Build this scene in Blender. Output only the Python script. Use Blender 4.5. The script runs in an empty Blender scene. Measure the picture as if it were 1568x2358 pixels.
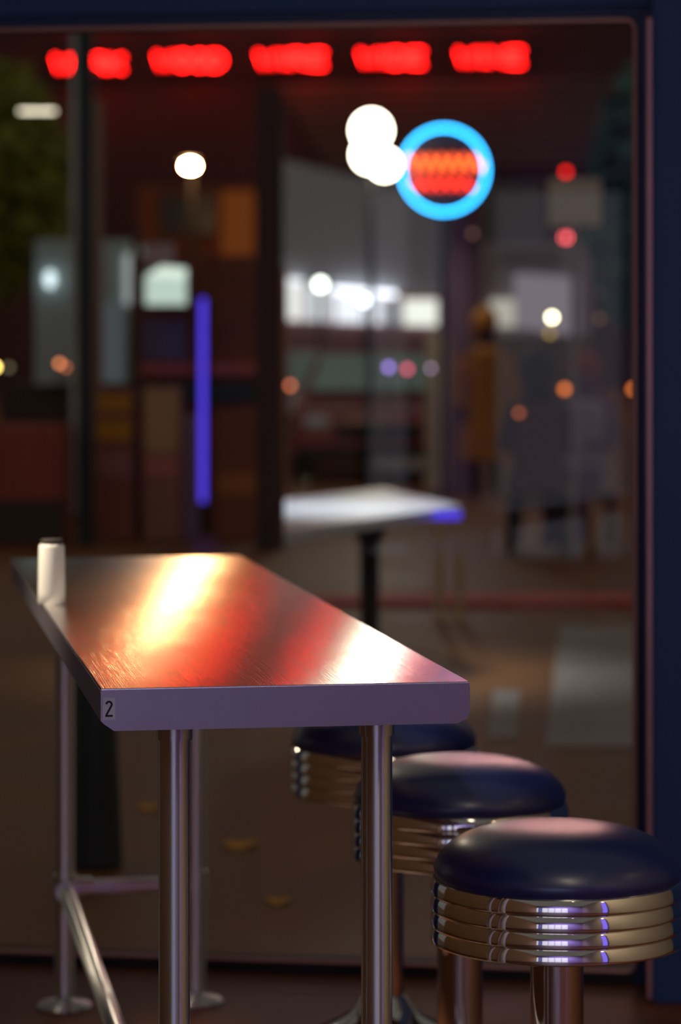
import bpy, bmesh, math, random
from mathutils import Vector, Matrix
random.seed(7)
S = bpy.context.scene
COL = S.collection
PI = math.pi
F = 6500.0           # focal length in pixels of the 1568 px wide frame
CZ = 1.344           # camera height
HZ = 808.0           # image row of the horizon
AMB = 0.10

# ------------------------------------------------------------------ camera
cd = bpy.data.cameras.new('camera')
cam = bpy.data.objects.new('camera', cd); COL.objects.link(cam)
cam.location = (0, 0, CZ); cam.rotation_euler = (PI/2, 0, 0)
cd.sensor_fit = 'HORIZONTAL'; cd.sensor_width = 24.0
cd.lens = F/1568*24.0
cd.shift_y = -(1179-HZ)/1568
cd.clip_end = 400
cd.dof.use_dof = True; cd.dof.focus_distance = 3.68
cd.dof.aperture_fstop = (cd.lens/1000)/0.0265
S.camera = cam
# ------------------------------------------------------------------ world, exposure
S.view_settings.view_transform = 'Standard'; S.view_settings.look = 'None'
S.view_settings.gamma = 1; S.view_settings.exposure = 0; S.view_settings.use_curve_mapping = False
w = bpy.data.worlds.new('night'); S.world = w; w.use_nodes = True
bg = w.node_tree.nodes['Background']
bg.inputs[0].default_value = (1.0, 0.93, 0.86, 1); bg.inputs[1].default_value = AMB
def area(name, loc, target, sx, sy, e, col, spread=120):
    l = bpy.data.lights.new(name, 'AREA'); l.shape = 'RECTANGLE'; l.size = sx; l.size_y = sy; l.energy = e; l.color = col; l.spread = math.radians(spread)
    o = bpy.data.objects.new(name, l); COL.objects.link(o); o.location = loc
    o.rotation_euler = (Vector(target)-Vector(loc)).to_track_quat('-Z', 'Y').to_euler(); return o
area('beige_wall_fill', (.8, 1.4, 3.0), (2.9, 2.2, 1.0), 1.6, .4, 26, (1, .86, .66), 130)  # unseen fill added to brighten the beige wall mirrored in the chrome
area('table_light', (-1.5, 4.7, 2.9), (-.5, 4.8, .9), .35, .35, 5.5, (1, .84, .62), 34)
area('seat_sheen_fill_warm', (-1.9, 11.0, 3.05), (.3, 4.4, .6), 1.3, .3, .8, (1, .82, .60), 16)  # unseen fill added for the warm sheen on the seats
area('seat_sheen_fill_pink', (1.3, 16.0, 3.25), (.15, 4.6, .65), 3.2, .2, .36, (1, .46, .44), 14)  # unseen fill added for the pink sheen on the seat tops
area('back_wall_fill', (.2, -2.2, 2.9), (.2, -4, .5), 2.5, .3, 90, (.55, .42, 1), 130)  # violet fill added so the table's front edge picks up lavender
area('counter_fill', (.05, 11.2, 3.0), (.0, 11.6, .7), .5, .5, 7, (.78, .86, 1), 50)  # overhead fill added to brighten the outdoor countertop

# ------------------------------------------------------------------ helpers
def lin(c):
    return tuple((v/255/12.92 if v/255 <= .04045 else ((v/255+.055)/1.055)**2.4) for v in c)
def P(px, py, D):
    return Vector(((px-784)/F*D, D, CZ-(py-HZ)/F*D))
def mat(name, color, rough=.6, metal=0, spec=.5, noise=.18, scale=6, bump=0, coat=0, aniso=0, rvar=0):
    m = bpy.data.materials.new(name); m.use_nodes = True
    nt = m.node_tree; b = nt.nodes['Principled BSDF']
    b.inputs['Roughness'].default_value = rough; b.inputs['Metallic'].default_value = metal
    b.inputs['Specular IOR Level'].default_value = spec
    if coat: b.inputs['Coat Weight'].default_value = coat; b.inputs['Coat Roughness'].default_value = .1
    tc = nt.nodes.new('ShaderNodeTexCoord'); n = nt.nodes.new('ShaderNodeTexNoise')
    n.inputs['Scale'].default_value = scale; n.inputs['Detail'].default_value = 3
    nt.links.new(tc.outputs['Object'], n.inputs['Vector'])
    mx = nt.nodes.new('ShaderNodeMix'); mx.data_type = 'RGBA'
    mx.inputs[6].default_value = tuple(min(1, v*(1-noise)) for v in color)+(1,)
    mx.inputs[7].default_value = tuple(min(1, v*(1+noise)) for v in color)+(1,)
    nt.links.new(n.outputs['Fac'], mx.inputs[0]); nt.links.new(mx.outputs[2], b.inputs['Base Color'])
    if bump:
        bp = nt.nodes.new('ShaderNodeBump'); bp.inputs['Strength'].default_value = bump; bp.inputs['Distance'].default_value = .01
        nt.links.new(n.outputs['Fac'], bp.inputs['Height']); nt.links.new(bp.outputs['Normal'], b.inputs['Normal'])
    if rvar:
        mr = nt.nodes.new('ShaderNodeMapRange'); mr.inputs[3].default_value = rough-rvar; mr.inputs[4].default_value = rough+rvar
        nt.links.new(n.outputs['Fac'], mr.inputs[0]); nt.links.new(mr.outputs[0], b.inputs['Roughness'])
    return m
def alb(*c, k=1.0):   # paint whose look under the night ambient is the given sRGB value
    l = [v/AMB*k for v in lin(c)]; q = min(1, .9/max(l)); return tuple(v*q for v in l)
def glow(name, color, strength, sampling=True):
    m = bpy.data.materials.new(name); m.use_nodes = True
    nt = m.node_tree; b = nt.nodes['Principled BSDF']
    b.inputs['Base Color'].default_value = tuple(v*.3 for v in color)+(1,)
    b.inputs['Emission Color'].default_value = tuple(color)+(1,)
    b.inputs['Emission Strength'].default_value = strength
    return m
def box(bm, x0, x1, y0, y1, z0, z1, bev=0):
    g = bmesh.ops.create_cube(bm, size=1)
    vs = g['verts']
    for v in vs:
        v.co = Vector((x0 if v.co.x < 0 else x1, y0 if v.co.y < 0 else y1, z0 if v.co.z < 0 else z1))
    if bev:
        es = list({e for v in vs for e in v.link_edges})
        bmesh.ops.bevel(bm, geom=es, offset=bev, segments=3, profile=.6, affect='EDGES')
def cyl(bm, p0, p1, r, r1=None, seg=24, cap=True):
    p0 = Vector(p0); p1 = Vector(p1); d = p1-p0
    g = bmesh.ops.create_cone(bm, cap_ends=cap, segments=seg, radius1=r, radius2=r if r1 is None else r1, depth=d.length)
    M = Matrix.Translation((p0+p1)/2) @ d.to_track_quat('Z', 'Y').to_matrix().to_4x4()
    bmesh.ops.transform(bm, matrix=M, verts=g['verts'])
def ball(bm, c, r, sc=(1, 1, 1), seg=20):
    g = bmesh.ops.create_uvsphere(bm, u_segments=seg, v_segments=max(8, seg//2), radius=r)
    bmesh.ops.transform(bm, matrix=Matrix.Translation(c) @ Matrix.Diagonal((*sc, 1)), verts=g['verts'])
def lathe(bm, prof, seg=96, c=(0, 0, 0)):
    rings = []
    for r, z in prof:
        if r < 1e-6: rings.append([bm.verts.new((c[0], c[1], c[2]+z))])
        else: rings.append([bm.verts.new((c[0]+r*math.cos(2*PI*i/seg), c[1]+r*math.sin(2*PI*i/seg), c[2]+z)) for i in range(seg)])
    for a, b in zip(rings, rings[1:]):
        for i in range(seg):
            j = (i+1) % seg
            if len(a) == 1: f = [a[0], b[j], b[i]]
            elif len(b) == 1: f = [a[i], a[j], b[0]]
            else: f = [a[i], a[j], b[j], b[i]]
            bm.faces.new(f)
def tube(bm, pts, r, seg=10, closed=False):
    pts = [Vector(p) for p in pts]
    n = len(pts); rings = []
    for i, p in enumerate(pts):
        a = pts[(i-1) % n] if (closed or i) else p; b = pts[(i+1) % n] if (closed or i < n-1) else p
        t = (b-a).normalized(); u = t.cross(Vector((0, 1, 0)))
        if u.length < .1: u = t.cross(Vector((1, 0, 0)))
        u.normalize(); v = t.cross(u)
        rings.append([bm.verts.new(p+r*(math.cos(2*PI*k/seg)*u+math.sin(2*PI*k/seg)*v)) for k in range(seg)])
    for i in range(n if closed else n-1):
        a, b = rings[i], rings[(i+1) % n]
        for k in range(seg): bm.faces.new([a[k], a[(k+1) % seg], b[(k+1) % seg], b[k]])
    if not closed: bm.faces.new(rings[0][::-1]); bm.faces.new(rings[-1])
def slab(bm, pts, d):   # polygon (list of 3D points) given thickness vector d
    d = Vector(d); a = [bm.verts.new(Vector(p)) for p in pts]; b = [bm.verts.new(Vector(p)+d) for p in pts]
    n = len(a); bm.faces.new(a); bm.faces.new(b[::-1])
    for i in range(n): bm.faces.new([a[i], b[i], b[(i+1) % n], a[(i+1) % n]])
def obj(name, bm, m, parent=None, smooth=False, loc=None, rz=0, ang=40):
    bmesh.ops.recalc_face_normals(bm, faces=bm.faces)
    me = bpy.data.meshes.new(name); bm.to_mesh(me); bm.free()
    me.materials.append(m)
    if smooth:
        me.shade_smooth() if hasattr(me, 'shade_smooth') else None
        try: me.set_sharp_from_angle(angle=math.radians(ang))
        except Exception: pass
    o = bpy.data.objects.new(name, me); COL.objects.link(o)
    if parent: o.parent = parent
    if loc is not None: o.location = loc
    if rz: o.rotation_euler = (0, 0, rz)
    return o
def thing(name, label, cat, loc=(0, 0, 0), rz=0, group=None):
    o = bpy.data.objects.new(name, None); COL.objects.link(o); o.empty_display_size = .1
    o.location = loc; o.rotation_euler = (0, 0, rz); o['label'] = label; o['category'] = cat
    if group: o['group'] = group
    return o
def struct(o): o['kind'] = 'structure'; return o
def tag(o, label, cat, group=None):
    o['label'] = label; o['category'] = cat
    if group: o['group'] = group
    return o
def copy_thing(o, loc, label):
    c = o.copy(); COL.objects.link(c); c.location = loc; c['label'] = label
    for ch in list(o.children):
        d = ch.copy(); COL.objects.link(d); d.parent = c
        for g in ch.children:
            e = g.copy(); COL.objects.link(e); e.parent = d
    return c
B = bmesh.new

# ------------------------------------------------------------------ materials
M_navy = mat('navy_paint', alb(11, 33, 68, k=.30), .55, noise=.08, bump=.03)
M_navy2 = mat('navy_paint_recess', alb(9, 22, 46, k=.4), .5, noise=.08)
M_bead = mat('copper_bead', (.55, .30, .27), .38, .85, noise=.1)
M_black = mat('black_rubber', (.01, .01, .012), .6)
M_chrome = mat('chrome', (.84, .81, .76), .045, 1, noise=.03, scale=30)
M_pipe = mat('polished_steel_pipe', (.82, .82, .82), .36, 1, noise=.04, scale=20)
def aniso_pipe(m):
    nt = m.node_tree; b = nt.nodes['Principled BSDF']; b.inputs['Anisotropic'].default_value = 1.0; b.inputs['Anisotropic Rotation'].default_value = .25
    tg = nt.nodes.new('ShaderNodeTangent'); tg.direction_type = 'RADIAL'; tg.axis = 'Z'; nt.links.new(tg.outputs[0], b.inputs['Tangent'])
aniso_pipe(M_pipe)
M_vinyl = mat('navy_vinyl', (.004, .011, .11), .45, 0, .6, noise=.12, scale=60, bump=.04, coat=1.0)
M_vinyl.node_tree.nodes['Principled BSDF'].inputs['Coat Roughness'].default_value = .27
M_floor = mat('floor_clay', alb(62, 30, 12, k=.30), .5, noise=.4, scale=3, rvar=.12)
M_ground = mat('brown_paving', alb(62, 37, 15, k=.62), .5, noise=.45, scale=1.6, bump=.1, rvar=.15)
M_beige = mat('beige_plaster', (.50, .42, .32), .8, noise=.06, scale=2)
M_white = mat('white_shaker_plastic', (.80, .78, .74), .4, noise=.03)

# brushed steel of the table
def steel():
    m = mat('brushed_steel', (.80, .76, .73), .145, 1, noise=.05, scale=4)
    nt = m.node_tree; b = nt.nodes['Principled BSDF']
    b.inputs['Anisotropic'].default_value = 1.0
    tg = nt.nodes.new('ShaderNodeTangent'); tg.direction_type = 'UV_MAP'; tg.uv_map = 'UVMap'
    nt.links.new(tg.outputs[0], b.inputs['Tangent'])
    tc = nt.nodes.new('ShaderNodeTexCoord')
    mp = nt.nodes.new('ShaderNodeMapping'); mp.inputs['Scale'].default_value = (6, 2.2, 1)
    n1 = nt.nodes.new('ShaderNodeTexNoise'); n1.inputs['Scale'].default_value = 1.0; n1.inputs['Detail'].default_value = 1
    mp2 = nt.nodes.new('ShaderNodeMapping'); mp2.inputs['Scale'].default_value = (700, 5, 1)
    n2 = nt.nodes.new('ShaderNodeTexNoise'); n2.inputs['Scale'].default_value = 1.0
    L = nt.links.new
    L(tc.outputs['Object'], mp.inputs[0]); L(mp.outputs[0], n1.inputs['Vector'])
    L(tc.outputs['Object'], mp2.inputs[0]); L(mp2.outputs[0], n2.inputs['Vector'])
    b1 = nt.nodes.new('ShaderNodeBump'); b1.inputs['Strength'].default_value = .06; b1.inputs['Distance'].default_value = .01
    b2 = nt.nodes.new('ShaderNodeBump'); b2.inputs['Strength'].default_value = .45; b2.inputs['Distance'].default_value = .0005
    L(n1.outputs['Fac'], b1.inputs['Height']); L(n2.outputs['Fac'], b2.inputs['Height'])
    L(b1.outputs[0], b2.inputs['Normal']); L(b2.outputs[0], b.inputs['Normal'])
    return m
M_steel = steel()
M_satin = mat('satin_steel_edge', (.44, .40, .46), .38, 1, noise=.05, scale=30)

def brick(name, c1, c2, mortar, scale):
    m = mat(name, c1, .85); nt = m.node_tree; b = nt.nodes['Principled BSDF']
    br = nt.nodes.new('ShaderNodeTexBrick'); br.inputs['Scale'].default_value = scale
    br.inputs['Color1'].default_value = (*c1, 1); br.inputs['Color2'].default_value = (*c2, 1); br.inputs['Mortar'].default_value = (*mortar, 1)
    tc = nt.nodes.new('ShaderNodeTexCoord'); mp = nt.nodes.new('ShaderNodeMapping'); mp.inputs['Rotation'].default_value = (PI/2, 0, 0)
    nt.links.new(tc.outputs['Object'], mp.inputs[0]); nt.links.new(mp.outputs[0], br.inputs['Vector'])
    nt.links.new(br.outputs['Color'], b.inputs['Base Color']); return m

def glass_mat():
    m = bpy.data.materials.new('window_glass'); m.use_nodes = True; nt = m.node_tree; nt.nodes.clear()
    o = nt.nodes.new('ShaderNodeOutputMaterial'); t = nt.nodes.new('ShaderNodeBsdfTransparent'); g = nt.nodes.new('ShaderNodeBsdfGlossy')
    g.inputs['Roughness'].default_value = 0.0; g.inputs['Color'].default_value = (1, 1, 1, 1)
    t.inputs['Color'].default_value = (.95, .96, .95, 1)
    fr = nt.nodes.new('ShaderNodeFresnel'); fr.inputs['IOR'].default_value = 1.5
    mul = nt.nodes.new('ShaderNodeMath'); mul.operation = 'MULTIPLY'; mul.inputs[1].default_value = .3; mul.use_clamp = True
    mx = nt.nodes.new('ShaderNodeMixShader')
    L = nt.links.new
    L(fr.outputs[0], mul.inputs[0]); L(mul.outputs[0], mx.inputs[0]); L(t.outputs[0], mx.inputs[1]); L(g.outputs[0], mx.inputs[2]); L(mx.outputs[0], o.inputs[0])
    return m
M_glass = glass_mat()

# ------------------------------------------------------------------ room shell
WY = math.radians(-8.57)
WR = Vector((.624, 6.0, 0))
bm = B(); box(bm, -3.0, 2.9, -4.0, 6.28, -.05, 0); struct(obj('floor', bm, M_floor))
bm = B(); box(bm, -40, 40, 6.28, 125, -.06, -.005); struct(obj('ground', bm, M_ground))
bm = B(); box(bm, 2.9, 3.05, -4.0, 5.65, 0, 3.2); struct(obj('wall_right', bm, M_beige))
bm = B(); box(bm, -3.15, -3.0, -4.0, 6.3, 0, 3.2); struct(obj('wall_left', bm, mat('gold_lit_plaster', (.50, .30, .12), .8)))  # golden light is put into this wall's base colour
M_lav = mat('lavender_plaster', (.34, .30, .46), .8, noise=.05)
bm = B(); box(bm, -3.15, 3.05, -4.15, -4.0, 0, 3.2); struct(obj('wall_back', bm, M_lav))
# front wall with the window opening, in the window's own frame (x to the right along the glass)
bm = B()
box(bm, .045, 2.25, -.18, .10, 0, 3.2, .004)
box(bm, -1.75, .045, -.03, .10, 2.075, 3.2, .003)
box(bm, -2.42, -1.70, -.03, .10, 0, 3.2, .003)
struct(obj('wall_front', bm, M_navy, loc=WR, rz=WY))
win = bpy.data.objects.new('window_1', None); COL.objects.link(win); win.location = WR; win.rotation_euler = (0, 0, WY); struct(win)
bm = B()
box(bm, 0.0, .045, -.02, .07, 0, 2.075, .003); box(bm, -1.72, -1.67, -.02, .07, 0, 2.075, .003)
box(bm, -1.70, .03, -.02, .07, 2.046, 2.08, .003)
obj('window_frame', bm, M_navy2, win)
bm = B(); box(bm, -1.70, .03, -.012, .07, 0.0, .022, .002); obj('window_sill', bm, M_black, win)
def rr(x0, x1, z0, z1, r, n=6):
    pts = []
    for cx, cz, a0 in ((x1-r, z1-r, 0), (x0+r, z1-r, PI/2), (x0+r, z0+r, PI), (x1-r, z0+r, 1.5*PI)):
        for k in range(n+1):
            a = a0+PI/2*k/n; pts.append((cx+r*math.cos(a), -.022, cz+r*math.sin(a)))
    return pts
bm = B(); tube(bm, rr(-1.67, .004, .028, 2.046, .022), .0062, 10, True); obj('window_bead', bm, M_bead, win, True)
bm = B(); box(bm, -1.68, .01, .018, .022, .02, 2.05); obj('glass_pane', bm, M_glass, win)
bm = B(); box(bm, .034, .046, -.192, -.178, .01, 2.03, .003); 
struct(obj('trim_1', bm, mat('column_bead', (.5, .26, .26), .4, .8), loc=WR, rz=WY))

# ------------------------------------------------------------------ shop behind the camera (seen in the metal)
def panel(name, label, cat, x0, x1, z0, z1, m_face, m_frame, y=-4.0, group=None, fn='lit_face'):
    t = thing(name, label, cat, ((x0+x1)/2, y, z0), 0, group)
    w = (x1-x0)/2; h = z1-z0
    b = B(); box(b, -w, w, 0.002, .05, 0, h, .004); obj('frame', b, m_frame, t)
    b = B(); box(b, -w+.04, w-.04, .05, .056, .04, h-.04); obj(fn, b, m_face, t)
    for k in range(1, int(w*2/.7)):
        x = -w+k*w*2/int(w*2/.7); b = B(); box(b, x-.03, x+.03, .05, .075, .04, h-.04, .004); obj('mullion', b, m_frame, t)
    return t
M_lit = glow('lit_panel_white', (.84, .86, 1.0), .8)
M_lit2 = glow('lit_panel_blue', (.25, .28, .9), .45)
panel('lit_shop_window', 'lit white shop window behind the viewer, the wide middle one', 'window', -2.2, 1.05, .12, 2.3, M_lit, M_navy)
panel('lit_shop_window', 'lit white shop window behind the viewer, narrow one by the brown wall', 'window', -2.97, -2.66, .12, 2.3, M_lit, M_navy)
panel('lit_shop_window', 'lit blue shop window behind the viewer between two white ones', 'window', -2.6, -2.28, .12, 2.3, M_lit2, M_navy)
t = thing('violet_lit_panel', 'tall violet lit panel on the beige wall behind the viewer', 'lamp', (2.9, .75, .02))
b = B(); box(b, -.05, -.004, -.33, .33, 0, 2.4, .005); obj('frame', b, M_navy2, t)
b = B(); box(b, -.058, -.05, -.26, .26, .06, 2.34); obj('lit_face', b, glow('violet_face', (.24, .16, 1.0), .95), t)
for i, (y, lb) in enumerate(((1.0, 'warm globe lamp added to light the beige wall, nearer the back'), (3.6, 'warm globe lamp added to light the beige wall, nearer the window'))):
    t = thing('added_wall_lamp', lb, 'lamp', (2.9, y, 2.5), 0, 'added lamps on the beige wall')  # invented globes, added to light the beige wall
    b = B(); cyl(b, (-.001, 0, 0), (-.03, 0, 0), .06); cyl(b, (-.02, 0, 0), (-.12, 0, 0), .012); obj('bracket', b, M_chrome, t, True)
    b = B(); ball(b, (-.18, 0, 0), .075); obj('globe', b, glow('warm_globe', (1, .72, .42), 9), t, True)

# ------------------------------------------------------------------ steel table number 2
TY = math.radians(9.5); TW = .48; TL = 2.3; TH = .914; SK = .054
fc = Vector((-.0685, 3.632, 0)); tdir = Vector((-math.sin(TY), math.cos(TY), 0))
table = thing('steel_table', 'long stainless steel table with number 2 on its front edge', 'table', fc+tdir*TL/2, TY)
hw, hl = TW/2, TL/2
bm = B(); box(bm, -hw, hw, -hl, hl, TH-.004, TH, .0018)
uv = bm.loops.layers.uv.new('UVMap')
for f in bm.faces:
    for l in f.loops: l[uv].uv = (l.vert.co.x, l.vert.co.y)
obj('tabletop', bm, M_steel, table)
for x0, x1, y0, y1 in ((-hw, -hw+.003, -hl+.002, hl-.002), (hw-.003, hw, -hl+.002, hl-.002), (-hw, hw, hl-.0018, hl+.001)):
    bm = B(); box(bm, x0, x1, y0, y1, TH-SK+.0125, TH-.003); obj('side_edge', bm, M_satin, table)
ch = .013; r = .004
pts = [(-hw+.002, -hl-.0012, TH-.002), (hw-.002, -hl-.0012, TH-.002), (hw, -hl-.0012, TH-.006), (hw, -hl-.0012, TH-SK+ch), (hw-.004, -hl-.0012, TH-SK+.006), (hw-ch-.004, -hl-.0012, TH-SK),
       (-hw+ch+.004, -hl-.0012, TH-SK), (-hw+.004, -hl-.0012, TH-SK+.009), (-hw, -hl-.0012, TH-SK+ch), (-hw, -hl-.0012, TH-.006)]
bm = B(); slab(bm, pts, (0, .003, 0)); bmesh.ops.recalc_face_normals(bm, faces=bm.faces); obj('front_edge', bm, M_satin, table)
# number label
lx, lz = -hw+.0105, TH-.0255
bm = B(); box(bm, lx-.0078, lx+.0078, -hl-.0016, -hl-.0012, lz-.0138, lz+.0138); lab = obj('number_label', bm, mat('label_white', (.85, .85, .92), .5, noise=.02), table)
lab['label'] = 'small white label with a dark 2'
def two(w, h, st):
    out = []
    R = w/2-st/2; cz = h/2-w/2
    c = []
    for k in range(13):
        a = PI*.97-k*(PI*1.18)/12
        c.append((R*math.cos(a), cz+R*math.sin(a)))
    c.append((-R+.0002, -h/2+st))
    c.append((-R+.0002, -h/2+st*.5))
    return c
bm = B(); W2, H2, ST = .0095, .0205, .0025
c = two(W2, H2, ST)
L_, R_ = [], []
for i, p in enumerate(c):
    a = Vector(c[max(0, i-1)]); b_ = Vector(c[min(len(c)-1, i+1)]); tt = (b_-a).normalized(); n = Vector((-tt.y, tt.x))*ST/2
    L_.append(Vector(p)+n); R_.append(Vector(p)-n)
ypl = -hl-.00185
for i in range(len(c)-1):
    slab(bm, [(lx+q.x, ypl, lz+q.y) for q in (L_[i], L_[i+1], R_[i+1], R_[i])], (0, .0003, 0))
slab(bm, [(lx+x, ypl, lz+z) for x, z in ((-W2/2, -H2/2), (W2/2, -H2/2), (W2/2, -H2/2+ST), (-W2/2, -H2/2+ST))], (0, .0003, 0))
obj('numeral', bm, mat('numeral_ink', (.02, .008, .03), .6), lab)
for sx in (-1, 1):
    for sy in (-1, 1):
        x, y = sx*.135, sy*1.05
        bm = B(); cyl(bm, (x, y, .03), (x, y, TH-.006), .0208, seg=64); lg = obj('leg', bm, M_pipe, table, True)
        bm = B(); lathe(bm, [(.0208, -.026), (.0236, -.026), (.0238, -.024), (.0238, .03), (.0208, .03)], 64, (x, y, TH-SK)); obj('collar', bm, M_pipe, lg, True)
        bm = B(); lathe(bm, [(0, 0), (.055, 0), (.057, .004), (.052, .01), (.02, .016), (.013, .022), (.013, .032), (0, .032)], 40, (x, y, 0)); obj('foot', bm, M_pipe, lg, True)
bz = .245
bm = B(); cyl(bm, (-.135, 1.05, bz), (.135, 1.05, bz), .0165, seg=40); sb = obj('stretcher', bm, M_pipe, table, True)
bm = B(); cyl(bm, (-.135, -1.05, bz), (-.135, 1.05, bz), .0165, seg=40); obj('stretcher', bm, M_pipe, table, True)
for (x, y, dx, dy) in ((-.135, 1.05, .055, 0), (.135, 1.05, -.055, 0), (-.135, 1.05, 0, -.055), (-.135, -1.05, 0, .055)):
    bm = B(); cyl(bm, (x, y, bz), (x+dx, y+dy, bz), .0215, seg=32); obj('pipe_fitting', bm, M_pipe, table, True)
for x, y in ((-.135, 1.05), (.135, 1.05), (-.135, -1.05)):
    bm = B(); cyl(bm, (x, y, bz-.028), (x, y, bz+.028), .0245, seg=32); obj('pipe_fitting', bm, M_pipe, table, True)
# shaker on the table
p = Vector((-.491, 4.80, TH))
sh = thing('salt_shaker', 'white tapered shaker standing near the left edge of the steel table', 'shaker', p)
bm = B(); lathe(bm, [(0, 0), (.0225, 0), (.0235, .0015), (.0232, .02), (.0218, .097), (.0205, .1005), (.0195, .1015), (0, .1015)], 48); obj('body', bm, M_white, sh, True)
bm = B(); lathe(bm, [(0, .1015), (.0175, .1015), (.0185, .104), (.0185, .1085), (.0175, .110), (0, .1105)], 48); obj('lid', bm, mat('dark_lid', (.06, .05, .05), .25), sh, True)

# ------------------------------------------------------------------ diner stools
def make_stool(loc, label):
    t = thing('bar_stool', label, 'stool', loc, 0, 'bar stools along the right side of the steel table')
    z0, z1, R = .503, .594, .181
    bm = B(); pr = [(.02, z0+.002), (R-.012, z0), (R-.003, z0)]
    n = 4; h = (z1-z0)/n
    for i in range(n):
        a = z0+i*h
        pr += [(R-.0010, a+.0008), (R, a+.0022), (R+.0001, a+h*.30), (R-.0009, a+h*.55), (R-.0023, a+h*.80), (R-.0036, a+h*.93), (R-.0052, a+h-.0006)]
    pr += [(R-.006, z1), (R-.02, z1-.004)]
    lathe(bm, pr, 128); obj('chrome_ring', bm, M_chrome, t, True, ang=25)
    bm = B(); pr = [(.1, z1-.008), (R-.010, z1-.006), (R-.006, z1+.002)]
    for k in range(1, 17):
        a = k/16*PI/2
        pr.append(((R-.004)*math.cos(a)**.62 if k < 16 else 0, z1+.008+.066*math.sin(a)**1.15))
    lathe(bm, pr, 128); obj('seat', bm, M_vinyl, t, True, ang=80)
    bm = B(); cyl(bm, (0, 0, .07), (0, 0, z0+.004), .038, seg=64); obj('pole', bm, M_chrome, t, True)
    bm = B(); lathe(bm, [(0, 0), (.195, 0), (.198, .006), (.194, .016), (.17, .032), (.12, .055), (.07, .08), (.052, .098), (.044, .115), (.038, .12)], 96); obj('base', bm, M_chrome, t, True, ang=60)
    return t
st = make_stool((.309, 4.03, 0), 'nearest stool with navy seat and chrome banded ring')
copy_thing(st, (.199, 4.70, 0), 'middle of the three navy and chrome stools')
copy_thing(st, (.083, 5.38, 0), 'farthest stool, half hidden behind the table leg')

# ------------------------------------------------------------------ outside: leaves, bollard, counter
def g_at(px, py): return P(px, py, CZ*F/(py-HZ))
M_leaf = mat('yellow_leaf', alb(112, 74, 8, k=.8), .6)
for i, (px, py, lb) in enumerate(((552, 1945, 'yellow leaf lying on the paving between the table legs'), (345, 1858, 'yellow leaf on the paving beside the front table leg'), (640, 2075, 'small dull leaf on the paving near the sill'))):
    q = g_at(px, py); bm = B(); n = 12; s = .045-.008*i
    ring = [bm.verts.new((s*math.cos(2*PI*k/n)*(1+.15*math.cos(3*2*PI*k/n)), s*1.5*math.sin(2*PI*k/n), .004+.006*math.cos(2*2*PI*k/n))) for k in range(n)]
    cv = bm.verts.new((0, 0, .0))
    for k in range(n): bm.faces.new([cv, ring[k], ring[(k+1) % n]])
    l = obj('fallen_leaf', bm, M_leaf, loc=(q.x, q.y, 0)); tag(l, lb, 'leaf', 'leaves on the paving')
q = g_at(218, 1990)
t = thing('waste_bin', 'dark tapered bin standing outside behind the left table leg', 'bin', (q.x, q.y, 0))
M_bin = mat('dark_green_plastic', alb(14, 19, 18), .5)
bm = B(); lathe(bm, [(0, 0), (.072, 0), (.074, .01), (.054, .46), (0, .46)], 32); obj('body', bm, M_bin, t, True)
bm = B(); lathe(bm, [(0, .46), (.056, .46), (.056, .48), (.03, .52), (0, .53)], 32); obj('lid', bm, M_bin, t, True)
# outdoor steel counter
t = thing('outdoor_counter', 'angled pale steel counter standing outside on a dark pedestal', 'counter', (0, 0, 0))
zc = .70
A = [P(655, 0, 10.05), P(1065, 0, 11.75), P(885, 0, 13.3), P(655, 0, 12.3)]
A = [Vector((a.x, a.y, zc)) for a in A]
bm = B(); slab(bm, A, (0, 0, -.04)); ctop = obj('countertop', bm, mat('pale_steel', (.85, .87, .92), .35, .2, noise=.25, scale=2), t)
c0 = Vector((.12, 11.6, 0))
bm = B(); cyl(bm, c0+Vector((0, 0, .02)), c0+Vector((0, 0, zc-.035)), .04); cyl(bm, c0+Vector((0, 0, zc-.14)), c0+Vector((0, 0, zc-.035)), .05, .09); obj('pedestal', bm, M_black, t, True)
bm = B(); lathe(bm, [(0, 0), (.2, 0), (.2, .015), (.05, .04), (0, .04)], 32, c0); obj('base', bm, M_black, t, True)
t = thing('counter_end_glow', 'glowing strip added for the blue reflection at the far end of the outdoor counter', 'lamp', P(1030, 1184, 11.45))
bm = B(); box(bm, -.05, .055, -.012, .012, -.02, .012, .003); obj('strip', bm, glow('blue_reflection_glow', lin((66, 50, 200)), 1.6), t)  # added glowing bar stands in for a blue reflection on the counter
for px, lb in ((1012, 'left of two slim pale posts on the paving outside'), (1058, 'right of two slim pale posts on the paving outside')):
    q = g_at(px, 1432); t = thing('post', lb, 'post', (q.x, q.y, 0), 0, 'slim pale posts')
    M_post = mat('pale_post', alb(82, 68, 50), .6)
    bm = B(); cyl(bm, (0, 0, .01), (0, 0, .47), .022); obj('shaft', bm, M_post, t, True)
    bm = B(); cyl(bm, (0, 0, 0), (0, 0, .012), .05); obj('foot_plate', bm, M_post, t, True)
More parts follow.
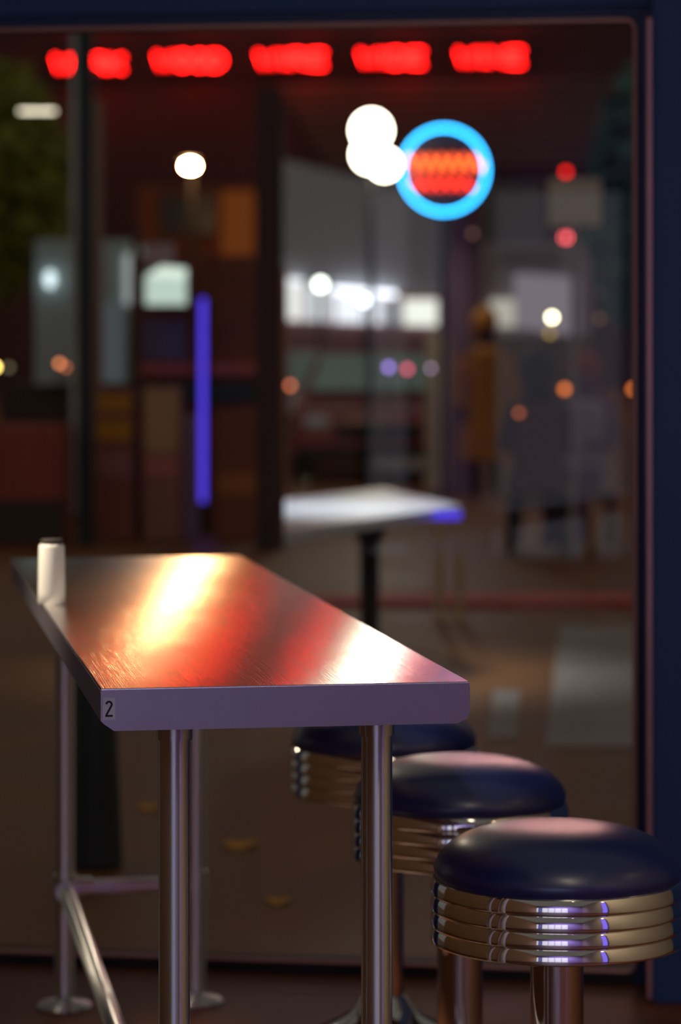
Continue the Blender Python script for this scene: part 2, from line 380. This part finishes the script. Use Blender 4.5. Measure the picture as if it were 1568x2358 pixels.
# painted kerb and pale paving slabs
bm = B(); q0 = g_at(640, 1385); q1 = g_at(1470, 1385)
box(bm, q0.x-.2, q1.x+2, q0.y-.35, q0.y+.25, -.005, .03, .01)
struct(obj('kerb', bm, mat('red_kerb', alb(78, 26, 20), .6, noise=.5, scale=3)))
bm = B(); 
a = g_at(1255, 1720); b_ = g_at(1290, 1440)
slab(bm, [(a.x, a.y, .001), (a.x+1.6, a.y, .001), (b_.x+2.2, b_.y, .001), (b_.x, b_.y, .001)], (0, 0, -.004))
a = g_at(1125, 1700); b_ = g_at(1135, 1590)
slab(bm, [(a.x, a.y, .001), (a.x+.1, a.y, .001), (b_.x+.11, b_.y, .001), (b_.x, b_.y, .001)], (0, 0, -.004))
struct(obj('pale_paving', bm, mat('pale_concrete', alb(60, 53, 48), .6, noise=.35, scale=2)))

# ------------------------------------------------------------------ buildings helper: box from pixel rectangle at depth D
def pbox(bm, x0, x1, y0, y1, D, d=.3, bev=0, zmin=None):
    a = P(x0, y1, D); b = P(x1, y0, D)
    z0 = a.z if zmin is None else zmin
    box(bm, a.x, b.x, D, D+d, z0, b.z, bev)
def ppoly(bm, pts, D, d=.05):
    slab(bm, [P(x, y, D) for x, y in pts], (0, d, 0))

# far dark block carrying the row of red words
t = thing('dark_building', 'long dark building far away under the row of red neon words', 'building', (0, 100.6, 0))
bm = B(); box(bm, -40, 40, 0, 8, 0, 24); obj('wall', bm, mat('dark_far_wall', alb(28, 15, 15), .9, noise=.5, scale=.25), t)
M_slat = mat('far_slats', alb(44, 36, 32), .9, noise=.4, scale=.3)
for k in range(9):
    y = 200+k*22
    bm = B(); a = P(640+k*14, y+9, 100.4); b_ = P(1440, y-4, 100.4); slab(bm, [(a.x, -.2, a.z), (b_.x, -.2, a.z+.25), (b_.x, -.2, a.z+.4), (a.x, -.2, b_.z)], (0, .2, 0)); obj('ledge', bm, M_slat, t)

G = {'W': [[(0, 1), (.25, 0), (.5, .8), (.75, 0), (1, 1)]],
     'O': [[(.5+.5*math.cos(a*PI/8), .5+.5*math.sin(a*PI/8)) for a in range(17)]],
     'R': [[(0, 0), (0, 1), (.7, 1), (.95, .8), (.7, .5), (0, .5)], [(.5, .5), (1, 0)]],
     'K': [[(0, 0), (0, 1)], [(1, 1), (.05, .5), (1, 0)]],
     'D': [[(0, 0), (0, 1), (.6, 1), (1, .7), (1, .3), (.6, 0), (0, 0)]],
     'I': [[(.5, 0), (.5, 1)]],
     'N': [[(0, 0), (0, 1), (1, 0), (1, 1)]],
     'E': [[(1, 1), (0, 1), (0, 0), (1, 0)], [(0, .5), (.85, .5)]]}
M_red = glow('red_neon', (1.0, .006, .005), 27)
def neon_word(word, x0, x1, yt, yb, D, r, label, m, group, wide=None):
    a = P(x0, yb, D); b = P(x1, yt, D); wtot = b.x-a.x; h = b.z-a.z
    ws = {'I': .35, 'W': 1.25}; tot = sum(ws.get(c, 1)+.32 for c in word)-.32; u = wtot/tot
    t = thing('neon_word', label, 'sign', ((a.x+b.x)/2, D, a.z), 0, group)
    x = a.x-(a.x+b.x)/2
    for ch in word:
        wd = ws.get(ch, 1)*u
        bm = B()
        for st_ in G[ch]: tube(bm, [(x+p[0]*wd, 0, p[1]*h) for p in st_], r, 8)
        o = obj('letter', bm, m, t, True); x += wd+.32*u
    bm = B(); box(bm, -wtot/2-.1, wtot/2+.1, .12, .598, -.1, h+.1); obj('backing', bm, M_black, t)
    return t
D = 100.0
words = [('WORK', 126, 283, 131, 162, 'leftmost red neon word, split by the dark pillar'),
         ('WOOD', 360, 512, 124, 155, 'second red neon word from the left'),
         ('WIRE', 594, 747, 121, 152, 'middle red neon word, third from the left'),
         ('WIDE', 829, 974, 118, 149, 'fourth red neon word, above the white lamps'),
         ('WINE', 1055, 1203, 116, 148, 'rightmost red neon word, nearest the window corner')]
for wd, x0, x1, yt, yb, lb in words:
    neon_word(wd, x0, x1, yt, yb, D, .042, lb, M_red, 'row of red neon words')

# grey building with a row of lit windows
D = 40.0
t = thing('grey_building', 'grey building with a sloping roof and a row of bright windows', 'building', (0, 0, 0))
bm = B(); ppoly(bm, [(630, 650), (1040, 680), (1040, 440), (790, 400), (630, 362)], D, 6); obj('upper_wall', bm, mat('grey_wall', alb(76, 76, 80), .9, noise=.08, scale=.4), t)
bm = B(); slab(bm, [P(630, 1030, D), P(1054, 1030, D), P(1054, 682, D), P(630, 640, D)], (0, 6, 0)); obj('lower_wall', bm, mat('mauve_wall', alb(62, 45, 48), .9, noise=.2, scale=.7), t)
LW = [([(640, 645), (690, 652), (690, 738), (640, 734)], (205, 206, 205), 1.0), ([(696, 655), (765, 665), (765, 741), (696, 738)], (165, 168, 172), 1.0),
      ([(772, 672), (880, 684), (880, 746), (772, 742)], (205, 208, 218), 1.0), ([(884, 690), (925, 694), (925, 748), (884, 746)], (105, 108, 114), 1), ([(930, 690), (1006, 690), (1006, 750), (930, 748)], (205, 207, 198), 1.0)]
for pts, c, s in LW:
    bm = B(); ppoly(bm, pts, D-.06, .05); obj('lit_window', bm, glow('lit_window_glow', lin(c), s*1.7), t)
bm = B(); ppoly(bm, [(768, 660), (912, 672), (912, 684), (768, 672)], D-.12, .05); obj('strip_lamp', bm, glow('strip_glow', (.85, .9, 1), 3), t)
bm = B(); ppoly(bm, [(640, 640), (700, 645), (700, 652), (640, 648)], D-.12, .05); obj('strip_lamp', bm, glow('strip_glow2', (.9, .95, 1), 1.6), t)

# right hand grey shop
D = 36.0
t = thing('lilac_shop', 'lilac grey shop with a glowing window, right of the round sign', 'building', (0, 0, 0))
bm = B(); pbox(bm, 1090, 1360, 560, 1051, D, 5, zmin=0); obj('wall', bm, mat('lilac_wall', alb(70, 62, 66), .9, noise=.15, scale=.6), t)
bm = B(); pbox(bm, 1100, 1250, 420, 560, D, 5); obj('parapet', bm, mat('dark_parapet', alb(44, 41, 42), .9), t)
bm = B(); ppoly(bm, [(1130, 690), (1185, 690), (1185, 752), (1130, 750)], D-.06); obj('lit_window', bm, glow('cream_lit', lin((150, 144, 134)), 1.5), t)
bm = B(); ppoly(bm, [(1185, 630), (1330, 640), (1330, 772), (1185, 752)], D-.06); obj('lit_window', bm, glow('lilac_lit', lin((104, 95, 103)), 1.3), t)
bm = B(); pbox(bm, 1150, 1290, 575, 612, D-.1, .1); obj('awning', bm, mat('brown_awning', alb(40, 32, 25), .8), t)
bm = B(); pbox(bm, 1100, 1360, 775, 1051, D-.05, .05, zmin=0); obj('shop_front', bm, mat('brown_front', alb(38, 26, 16), .8, noise=.3, scale=1), t)

# pale sign board
D = 18.0
t = thing('sign_board', 'blank pale rectangular board on a post at the upper right', 'sign', P(1323, HZ+CZ*F/D, D))
M_board = mat('board_cream', alb(120, 112, 100), .7, noise=.06)
bm = B(); h0 = P(0, 520, D).z; h1 = P(0, 412, D).z; ww = 60/F*D
box(bm, -ww, ww, -.02, .02, h0, h1, .006); obj('panel', bm, M_board, t)
bm = B(); cyl(bm, (0, .05, 0), (0, .05, h1-.05), .02); obj('post', bm, mat('grey_post', alb(62, 56, 56), .6), t, True)

# pillars
def pillar(x0, x1, ytop, D, c, label, name='pillar', w2=0):
    base = P((x0+x1)/2, 0, D); hx = (x1-x0)/2/F*D; z1 = P(0, ytop, D).z
    t = thing(name, label, 'pillar', (base.x, D, 0))
    m = mat(name+'_paint', alb(*c), .7, noise=.25, scale=2)
    bm = B(); box(bm, -hx, hx, -hx, hx, 0, z1, .02); obj('shaft', bm, m, t)
    bm = B(); box(bm, -hx*1.06, hx*1.06, -hx*1.06, hx*1.06, 0, .12, .01); obj('plinth', bm, m, t)
    return t, hx, z1
t, hx, z1 = pillar(182, 216, 40, 19.6, (12, 18, 20), 'thin black pillar crossing the leftmost red word')
bm = B(); cyl(bm, (-hx-.028, 0, .2), (-hx-.028, 0, z1), .026); obj('downpipe', bm, mat('pale_pipe', alb(88, 104, 100), .35, .3, noise=.6, scale=6), t, True)
pillar(216, 236, 230, 20.3, (62, 45, 38), 'slim brown post just right of the black pillar', 'post')
pillar(590, 652, 205, 19.2, (22, 12, 14), 'wide dark pillar left of the grey building')
pillar(1034, 1108, 470, 26.5, (46, 31, 35), 'dark mauve pillar under the round blue ring sign')
pillar(982, 1088, 765, 27.2, (88, 77, 60), 'broad cream pillar beside the mustard coat')
pillar(304, 324, 520, 20.35, (30, 14, 12), 'narrow red brown post between the glass front and the brick wall', 'post')

# brick wall house with orange lamp
D = 21.0
t = thing('brick_house', 'low brown brick house front behind the blue violet strip light', 'house', (0, 0, 0))
M_br = brick('brown_brick', alb(58, 28, 16), alb(46, 20, 12), alb(40, 24, 18), 4.5)
bm = B(); a = P(314, 0, D); b_ = P(640, 0, D); box(bm, a.x, b_.x, D, D+4, 0, P(0, 588, D).z); obj('wall', bm, M_br, t)
bm = B(); pbox(bm, 322, 592, 838, 862, D-.08, .1, .01); obj('ledge', bm, mat('salmon_ledge', alb(112, 54, 44), .7), t)
bm = B(); pbox(bm, 322, 640, 880, 925, D-.05, .06); obj('plinth_band', bm, mat('green_band', alb(8, 20, 18), .6), t)
bm = B(); pbox(bm, 330, 430, 735, 830, D-.04, .06); obj('window', bm, mat('slate_window', alb(40, 36, 46), .4), t)

D = 74.0
t = thing('orange_lit_building', 'brown building with orange lamplight painted as a glowing patch on its wall', 'building', (0, 0, 0))
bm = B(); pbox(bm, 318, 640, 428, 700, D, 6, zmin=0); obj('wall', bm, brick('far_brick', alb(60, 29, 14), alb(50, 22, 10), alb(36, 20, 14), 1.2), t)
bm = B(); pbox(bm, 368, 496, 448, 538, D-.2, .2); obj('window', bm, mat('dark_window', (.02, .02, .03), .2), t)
bm = B(); pbox(bm, 510, 584, 440, 640, D-.2, .2, .02); obj('orange_panel', bm, glow('orange_panel_glow', lin((112, 54, 14)), .7), t)  # glowing patch stands in for orange lamplight falling on the wall

# glass shopfront at the left
D = 22.5
t = thing('glass_shopfront', 'grey green glass shopfront left of the brick house', 'building', (0, 0, 0))
bm = B(); a = P(80, 885, D); b_ = P(298, 0, D); box(bm, a.x, b_.x, D, D+3, a.z, P(0, 552, D).z); obj('fascia', bm, mat('grey_green_fascia', alb(72, 80, 80), .7, noise=.25, scale=1.5), t)
bm = B(); box(bm, a.x-.3, b_.x+.06, D+.1, D+3, 0, a.z); obj('lower_wall', bm, mat('dark_lower', alb(26, 20, 17), .8, noise=.3), t)
bm = B(); pbox(bm, 286, 300, 585, 700, D-.05, .05); obj('lit_pane', bm, glow('pale_pane', lin((150, 155, 155)), 1.1), t)
bm = B(); pbox(bm, 225, 284, 700, 880, D-.05, .05); obj('lit_pane', bm, glow('grey_pane', lin((88, 92, 96)), .6), t)
bm = B(); ball(bm, P(115, 643, D-.1), .055, (.75, .5, 1.25)); obj('oval_lamp', bm, glow('oval_glow', lin((170, 185, 190)), 3.2), t, True)

# light box
D = 20.6
q = P(382, 705, D)
t = thing('light_box', 'glowing mint white light box above the blue strip light', 'sign', q)
hx = 50/F*D; hz = 92/F*D
bm = B(); box(bm, -hx, hx*.35, .05, .12, hz+.001, hz+.17, .005); obj('top_board', bm, mat('mauve_sign', alb(78, 66, 68), .7), t)
bm = B(); box(bm, -hx, hx, 0, .34, 0, hz, .01); obj('housing', bm, mat('box_grey', (.4, .42, .42), .5), t)
bm = B(); box(bm, -hx+.01, hx-.01, -.012, 0, .01, hz*.72); obj('face', bm, glow('mint_face', lin((184, 202, 192)), 1.15), t)
bm = B(); slab(bm, [(-hx+.01, -.012, hz*.74), (hx-.01, -.012, hz*.70), (hx-.01, -.012, hz*.94), (-hx*.2, -.012, hz)], (0, .012, 0)); obj('face', bm, glow('mint_face_top', lin((222, 238, 224)), 1.15), t)
# violet vertical strip
D = 20.8
q = P(467, 1165, D); t = thing('blue_strip_light', 'tall upright blue violet strip light on the brick house', 'lamp', q)
hh = (1150-672)/F*D
bm = B(); cyl(bm, (0, 0, .03), (0, 0, hh), .022); obj('tube', bm, glow('blue_tube', lin((92, 70, 255)), 1.15), t, True)
bm = B(); box(bm, -.03, .03, .03, .11, -q.z, hh+.03); obj('channel', bm, M_black, t)
# orange lamp
D = 60.0
q = P(438, 382, D); t = thing('orange_lamp', 'glaring orange white street lamp above the brown building', 'street lamp', (q.x, D, 0))
bm = B(); ball(bm, (0, 0, q.z), .125, (1.15, 1, .75)); obj('bulb', bm, glow('orange_bulb', (1.0, .50, .20), 600), t, True)
bm = B(); tube(bm, [(0, 0, q.z+.16), (0, .15, q.z+.33), (0, .6, q.z+.32), (0, .8, q.z), (0, .8, 0)], .06); obj('pole', bm, M_black, t, True)
bm = B(); lathe(bm, [(.2, .12), (.14, .19), (0, .22)], 24, (0, 0, q.z)); obj('shade', bm, M_black, t, True)
# bar lamp on the pillar
D = 19.6
q = P(86, 256, D); t = thing('bar_lamp', 'short horizontal white lamp at the far upper left', 'lamp', q)
bm = B(); cyl(bm, (-.125, 0, 0), (.125, 0, 0), .011); obj('tube', bm, glow('bar_glow', (1, .88, .66), 2.8), t, True)
bm = B(); box(bm, -.14, .26, .02, .05, .01, .035, .004); obj('bracket', bm, M_black, t)

# twin white globes
D = 24.8
q = P(855, 0, D); t = thing('globe_street_lamp', 'cluster of glaring white globes beside the round blue sign', 'street lamp', (q.x, D, 0))
M_globe = glow('white_globe', (1.0, .93, .72), 17)
for px, py, r in ((855, 300, 43), (852, 356, 39), (885, 378, 34)):
    c_ = P(px, py, D); bm = B(); ball(bm, (c_.x-q.x, 0, c_.z), r/F*D, seg=28); obj('globe', bm, M_globe, t, True)
bm = B(); cyl(bm, (0, .25, 0), (0, .25, P(0, 280, D).z), .03); obj('pole', bm, M_black, t, True)
for py in (300, 356):
    bm = B(); z = P(0, py, D).z; cyl(bm, (0, .26, z), (0, .12, z), .015); obj('arm', bm, M_black, t, True)

# round neon sign
D = 25.6
q = P(1022, 392, D); t = thing('round_neon_sign', 'round sign with a cyan neon ring around red neon writing', 'sign', q)
R = 97/F*D
M_cyan = glow('cyan_neon', lin((40, 176, 255)), 9.5)
bm = B(); tube(bm, [(R*math.cos(a*2*PI/64), -.03, R*math.sin(a*2*PI/64)) for a in range(64)], .012, 8, True); obj('neon_ring', bm, M_cyan, t, True)
bm = B(); lathe(bm, [(0, 0), (R*1.08, 0), (R*1.08, .05), (0, .05)], 64); bmesh.ops.rotate(bm, verts=bm.verts, matrix=Matrix.Rotation(PI/2, 3, 'X')); bmesh.ops.translate(bm, verts=bm.verts, vec=(0, .08, 0)); obj('disc', bm, mat('sign_disc', (.02, .012, .02), .4), t)
M_org = glow('orange_neon', (1.0, .10, .015), 7.0); M_rd = glow('red_script', (1, .03, .012), 6.0)
def scribble(x0, x1, z0, z1, n, m):
    bm = B(); pts = []
    for k in range(n*8+1):
        u = k/(n*8); x = x0+(x1-x0)*u; pts.append((x+.012*math.sin(u*n*2*PI*2), -.04, (z0+z1)/2+(z1-z0)/2*math.sin(u*n*2*PI)))
    tube(bm, pts, .008, 6); obj('script_line', bm, m, t, True)
scribble(-.34, .35, -.02, .14, 7, M_org); scribble(-.29, .27, -.185, -.075, 6, M_rd)
bm = B(); cyl(bm, (0, .15, -R), (0, .15, -q.z), .03); obj('pole', bm, M_black, t, True)

# ------------------------------------------------------------------ small street lights on poles
def bulb(px, py, D, rpx, c, k, label, cat='lamp', name='street_light', pole=True):
    q = P(px, py, D); r = rpx/F*D
    t = thing(name, label, cat, (q.x, D, 0), 0, 'small lights in the street')
    bm = B(); ball(bm, (0, 0, q.z), r, seg=14); obj('bulb', bm, glow(name+'_glow', lin(c), k), t, True)
    bm = B(); cyl(bm, (0, r*1.6, 0), (0, r*1.6, q.z), r*.35, seg=8); cyl(bm, (0, r*1.6, q.z), (0, r*.7, q.z), r*.3, seg=8); obj('pole', bm, M_black, t, True)
bulb(738, 655, 38, 12, (245, 255, 240), 9, 'bright white light in front of the left lit windows')
bulb(838, 692, 38, 9, (235, 245, 255), 8, 'white light in front of the middle lit windows')
bulb(1271, 731, 34, 6, (255, 246, 200), 20, 'warm white light before the lilac shop window')
bulb(1266, 768, 34, 6, (110, 90, 30), 9, 'dim yellow light just below the warm white one')
bulb(795, 849, 33.1, 6, (128, 98, 112), 17, 'pinkish light above the pale car')
bulb(668, 888, 30, 6, (125, 62, 40), 17, 'dull orange light at the edge of the dark pillar')
bulb(137, 837, 18.8, 6, (150, 84, 50), 13, 'orange light left of the black pillar')
bulb(152, 846, 18.9, 5, (120, 60, 34), 12, 'smaller orange light touching its neighbour by the black pillar')
bulb(-12, 845, 19, 7, (255, 215, 110), 14, 'yellow light cut by the left edge')
bulb(20, 846, 21, 6, (62, 58, 42), 10, 'faint olive light at the far left')
bulb(1385, 668, 31, 6, (60, 66, 70), 10, 'faint bluish light right of the lilac shop')
bulb(1382, 734, 33, 6, (66, 48, 38), 12, 'faint brown light right of the lilac shop')
bulb(1195, 951, 18, 6, (95, 44, 20), 13, 'dim orange light next to the dark haired person')
bulb(1088, 538, 26, 6, (56, 36, 32), 12, 'faint brown light on the mauve pillar')
bulb(895, 846, 23, 7, (110, 84, 160), 10, 'violet light over the red car')
bulb(938, 850, 23.1, 7, (150, 56, 78), 10, 'pink light over the red car')
bulb(992, 848, 23.2, 5, (110, 92, 116), 10, 'pale lilac light before the cream pillar')
for px, s, lb in ((1300, 8, 'orange light left of the seated pair'), (1352, 9, 'orange light behind the mauve shirted person'), (1458, 8, 'orange light at the edge of the blue frame')):
    bulb(px, 896, 21.5, s, (150, 74, 28), 9, lb)
# traffic signal
D = 45
q = P(1303, 0, D); t = thing('traffic_light', 'traffic signal showing red below the pale board', 'traffic light', (q.x, D, 0))
z0 = P(0, 590, D).z; z1 = P(0, 532, D).z
bm = B(); box(bm, -.13, .13, .05, .3, z0, z1, .02); obj('housing', bm, M_black, t)
for py in (547, 575):
    bm = B(); ball(bm, (0, .03, P(0, py, D).z), .055, (1, .5, 1)); obj('lens', bm, glow('red_lens', (1.0, .10, .12), 9), t, True)
bm = B(); cyl(bm, (.03, .18, 0), (.03, .18, z0), .05); obj('pole', bm, mat('pole_grey', alb(84, 76, 78), .6), t, True)
bulb(1275, 574, 44, 6, (90, 200, 110), 9, 'green light beside the red traffic signal')
bulb(1303, 396, 44, 7, (190, 20, 14), 10, 'red light peeping over the pale board')

# ------------------------------------------------------------------ street furniture at left
def cabinet(x0, x1, ytop, D, body, bands, label, name='vending_cabinet'):
    base = P((x0+x1)/2, 0, D); hx = (x1-x0)/2/F*D; z1 = P(0, ytop, D).z
    t = thing(name, label, 'cabinet', (base.x, D, 0))
    bm = B(); box(bm, -hx, hx, 0, .25, 0, z1, .015); obj('body', bm, mat('cabinet_body', alb(*body), .6, noise=.2), t)
    for y0, y1, c_ in bands:
        bm = B(); box(bm, -hx*.94, hx*.94, -.012, 0, P(0, y1, D).z, P(0, y0, D).z, .003); obj('panel', bm, mat('cabinet_panel', alb(*c_), .6), t)
cabinet(222, 306, 895, 19.9, (62, 30, 24), ((908, 950, (122, 82, 14)), (968, 1015, (118, 80, 8)), (1040, 1100, (70, 42, 40))), 'brown cabinet with two mustard panels left of the beige one')
cabinet(330, 414, 890, 19.9, (66, 42, 34), ((900, 1040, (104, 78, 56)), (1050, 1100, (82, 46, 42))), 'beige fronted cabinet right of the mustard panelled one')
cabinet(420, 455, 960, 20.1, (64, 52, 74), (), 'narrow slate cabinet beside the blue strip light')
cabinet(500, 590, 950, 19.9, (56, 26, 16), ((1090, 1140, (74, 42, 16)),), 'dark orange brown cabinet left of the wide pillar')
D = 19.3
q = P(60, 0, D); t = thing('planter_box', 'long dark red planter box at the far left', 'planter', (q.x, D, 0))
hx = 95/F*D
bm = B(); box(bm, -hx-.1, hx, 0, .5, 0, P(0, 980, D).z, .02); obj('box', bm, mat('red_wood', alb(62, 24, 18), .7, noise=.3), t)
bm = B(); box(bm, -hx-.1, hx-.02, -.01, .0, .02, P(0, 1150, D).z, .003); obj('base_board', bm, mat('dark_board', alb(22, 18, 14), .7), t)

# ------------------------------------------------------------------ trees
def tree(x, y, h, cr, cz, n, c, label, rz=1.0, tr=.14):
    t = thing('tree', label, 'tree', (x, y, 0))
    bm = B(); cyl(bm, (0, 0, 0), (.1, 0, cz), tr, tr*.55, 12)
    for k in range(7):
        a = k*2.4; cyl(bm, (.06, 0, cz*.7), (cr*.6*math.cos(a), cr*.6*math.sin(a), cz+cr*.25*math.sin(k)), tr*.4, .03, 8)
    obj('trunk', bm, mat('bark', alb(30, 20, 12), .9), t)
    bm = B()
    for k in range(n):
        v = Vector((random.gauss(0, 1), random.gauss(0, 1), random.gauss(0, 1))).normalized()*cr*random.random()**.35
        v.z = v.z*rz+cz; s = random.uniform(.10, .2)
        a = Vector((random.uniform(-1, 1), random.uniform(-1, 1), random.uniform(-.6, .6))).normalized(); b = a.orthogonal().normalized()
        bm.faces.new([bm.verts.new(v+a*s), bm.verts.new(v+b*s*.5), bm.verts.new(v-a*s), bm.verts.new(v-b*s*.5)])
    obj('foliage', bm, mat('leaves', alb(*c), .7, noise=.5, scale=.8), t)
tree(-4.1, 31, 7, 1.15, 3.2, 3600, (46, 46, 8), 'olive leaved tree at the upper left behind the bar lamp', 1.25)
tree(3.6, 30, 6, 1.0, 2.9, 2600, (24, 44, 36), 'dark green tree right of the pale board', 1.7)

# ------------------------------------------------------------------ cars
def car(x, y, paint, label, s=1.0):
    t = thing('car', label, 'car', (x, y, 0))
    w_ = .86*s
    bm = B()
    prof = [(0, .28), (-.02, .55), (.05, .72), (.9, .86), (4.2, .92), (4.35, .6), (4.3, .28)]
    L0 = [bm.verts.new((-w_, a, z)) for a, z in prof]; L1 = [bm.verts.new((w_, a, z)) for a, z in prof]
    bm.faces.new(L0); bm.faces.new(L1[::-1])
    for i in range(len(prof)): j = (i+1) % len(prof); bm.faces.new([L0[i], L1[i], L1[j], L0[j]])
    bmesh.ops.bevel(bm, geom=list(bm.edges), offset=.05, segments=3, affect='EDGES'); obj('body', bm, paint, t, True)
    bm = B()
    c0 = [(-w_*.92, 1.0, .86), (w_*.92, 1.0, .86), (w_*.95, 3.9, .88), (-w_*.95, 3.9, .88)]; c1 = [(-w_*.72, 1.65, 1.34), (w_*.72, 1.65, 1.34), (w_*.72, 3.2, 1.34), (-w_*.72, 3.2, 1.34)]
    a = [bm.verts.new(v) for v in c0]; b = [bm.verts.new(v) for v in c1]
    bm.faces.new(a[::-1]); bm.faces.new(b)
    for i in range(4): j = (i+1) % 4; bm.faces.new([a[i], a[j], b[j], b[i]])
    bmesh.ops.bevel(bm, geom=list(bm.edges), offset=.04, segments=3, affect='EDGES'); obj('cabin', bm, paint, t, True)
    bm = B(); slab(bm, [(-w_*.82, 1.02, .92), (w_*.82, 1.02, .92), (w_*.66, 1.56, 1.30), (-w_*.66, 1.56, 1.30)], (0, -.02, .012)); obj('windshield', bm, mat('car_glass', alb(62, 74, 72), .12, 0, 1), t)
    for sx in (-1, 1):
        bm = B(); ball(bm, (sx*w_*.72, .0, .62), .11, (1.3, .4, .7)); obj('headlight', bm, mat('headlight_glass', (.7, .7, .72), .2), t, True)
        for yy in (.85, 3.5):
            bm = B(); cyl(bm, (sx*(w_-.19), yy, .31), (sx*(w_+.005), yy, .31), .31, seg=28); wh = obj('wheel', bm, M_black, t, True)
            bm = B(); cyl(bm, (sx*(w_+.0), yy, .31), (sx*(w_+.012), yy, .31), .18, seg=20); obj('hubcap', bm, M_pipe, wh, True)
    bm = B(); box(bm, -w_*.5, w_*.5, -.035, .02, .45, .60, .01); obj('grille', bm, M_black, t)
    bm = B(); box(bm, -w_*.95, w_*.95, -.06, .05, .27, .38, .02); obj('bumper', bm, M_black, t)
    return t
car(.38, 28.5, mat('red_car_paint', alb(52, 14, 13), .4, coat=.2), 'dark red parked car facing the window')
car(-.50, 33.4, mat('silver_car_paint', alb(128, 122, 122), .35, .1, coat=.3), 'silver car parked behind the red one')

# ------------------------------------------------------------------ people (far, seated or standing)
def skin_mesh(name, V, E, R, m, parent, sub=2):
    me = bpy.data.meshes.new(name); me.from_pydata(V, E, []); me.materials.append(m)
    o = bpy.data.objects.new(name, me); COL.objects.link(o); o.parent = parent
    o.modifiers.new('skin', 'SKIN'); 
    if not me.skin_vertices: 
        bpy.context.view_layer.objects.active = o
    for i, r in enumerate(R): me.skin_vertices[0].data[i].radius = (r, r)
    me.skin_vertices[0].data[0].use_root = True
    s = o.modifiers.new('subsurf', 'SUBSURF'); s.levels = sub; s.render_levels = sub
    return o
def person(loc, rz, pose, body_m, hair_m, label, extra=None):
    t = thing('person', label, 'person', loc, rz)
    sit = pose == 'sit'
    hz = .50 if sit else .88
    V = [(0, 0, hz)]; E = []; R = [.135]
    def add(p, r, par): V.append(p); R.append(r); E.append((par, len(V)-1)); return len(V)-1
    a = add((0, .01, hz+.2), .125, 0); c = add((0, .02, hz+.42), .15, a); n = add((0, 0, hz+.55), .055, c); h0 = add((0, -.015, hz+.64), .085, n); h1 = add((0, -.02, hz+.74), .09, h0)
    for s in (-1, 1):
        sh_ = add((s*.18, .02, hz+.45), .06, c)
        if sit: e = add((s*.23, -.04, hz+.2), .045, sh_); wr = add((s*.16, -.26, hz+.2), .03, e); hd = add((s*.14, -.33, hz+.21), .035, wr)
        else: e = add((s*.23, .02, hz+.19), .045, sh_); wr = add((s*.24, -.04, hz-.04), .03, e); hd = add((s*.235, -.06, hz-.13), .035, wr)
        hp = add((s*.09, 0, hz-.03), .09, 0)
        if sit: k = add((s*.12, -.42, hz), .065, hp); f = add((s*.12, -.40, .09), .04, k); add((s*.13, -.52, .04), .035, f)
        else: k = add((s*.10, -.01, .48), .06, hp); f = add((s*.10, .01, .08), .04, k); add((s*.11, -.11, .04), .035, f)
    skin_mesh('body', V, E, R, body_m, t)
    bm = B(); ball(bm, (0, .02, hz+.73), .118, (1, 1.05, 1.15)); ball(bm, (0, .06, hz+.62), .09, (1, .8, 1.2)); obj('hair', bm, hair_m, t, True)
    if extra: extra(t, hz)
    return t
M_hair = mat('black_hair', (.01, .008, .008), .5)
def coat(cm):
    def f(t, hz):
        bm = B(); lathe(bm, [(0, hz+.53), (.08, hz+.52), (.19, hz+.46), (.20, hz+.3), (.175, hz+.1), (.22, hz-.2), (.26, hz-.5), (.0, hz-.49)], 28)
        for v in bm.verts: v.co.y *= .75
        obj('coat', bm, cm, t, True)
        for s in (-1, 1):
            bm = B(); cyl(bm, (s*.2, .02, hz+.44), (s*.25, .01, hz+.18), .065, .055, 14); cyl(bm, (s*.25, .01, hz+.18), (s*.25, -.05, hz-.04), .055, .045, 14); obj('sleeve', bm, cm, t, True)
    return f
M_must = mat('mustard_coat', alb(74, 46, 6, k=.8), .8, noise=.25, scale=5)
M_dark = mat('dark_clothes', alb(18, 9, 10), .8)
q = P(1118, 0, 25.2); person((q.x, 25.2, 0), .3, 'stand', M_dark, mat('brown_hair', alb(74, 46, 8), .6), 'person standing in a long mustard coat near the cream pillar', coat(M_must))
def shirt(cm):
    def f(t, hz):
        bm = B(); lathe(bm, [(0, hz+.53), (.08, hz+.52), (.18, hz+.46), (.19, hz+.3), (.165, hz+.1), (.185, hz-.08), (0, hz-.07)], 28)
        for v in bm.verts: v.co.y *= .8
        obj('shirt', bm, cm, t, True)
    return f
def seat(px, D, label):
    q = P(px, 0, D); t = thing('chair', label, 'chair', (q.x, D, 0), 0, 'dark chairs outside')
    bm = B(); box(bm, -.21, .21, -.2, .2, .32, .36, .01); obj('seat', bm, M_black, t)
    for sx in (-1, 1):
        for sy in (-1, 1):
            bm = B(); cyl(bm, (sx*.18, sy*.17, 0), (sx*.18, sy*.17, .33), .014, seg=10); obj('leg', bm, M_black, t)
    return t
seat(1238, 18.6, 'dark chair under the black haired person'); seat(1345, 19.6, 'dark chair under the mauve shirted person')
q = P(1238, 0, 18.6); person((q.x, 18.6, 0), PI, 'sit', M_dark, M_hair, 'seated person with black hair and maroon shirt seen from behind', shirt(mat('maroon_shirt', alb(34, 12, 18), .8)))
q = P(1345, 0, 19.6); person((q.x, 19.6, 0), -.4, 'sit', mat('purple_trousers', alb(40, 22, 38), .8), mat('dark_red_hair', alb(58, 16, 14), .6), 'seated person in a mauve grey shirt beside the blue frame', shirt(mat('mauve_shirt', alb(66, 54, 62), .8)))
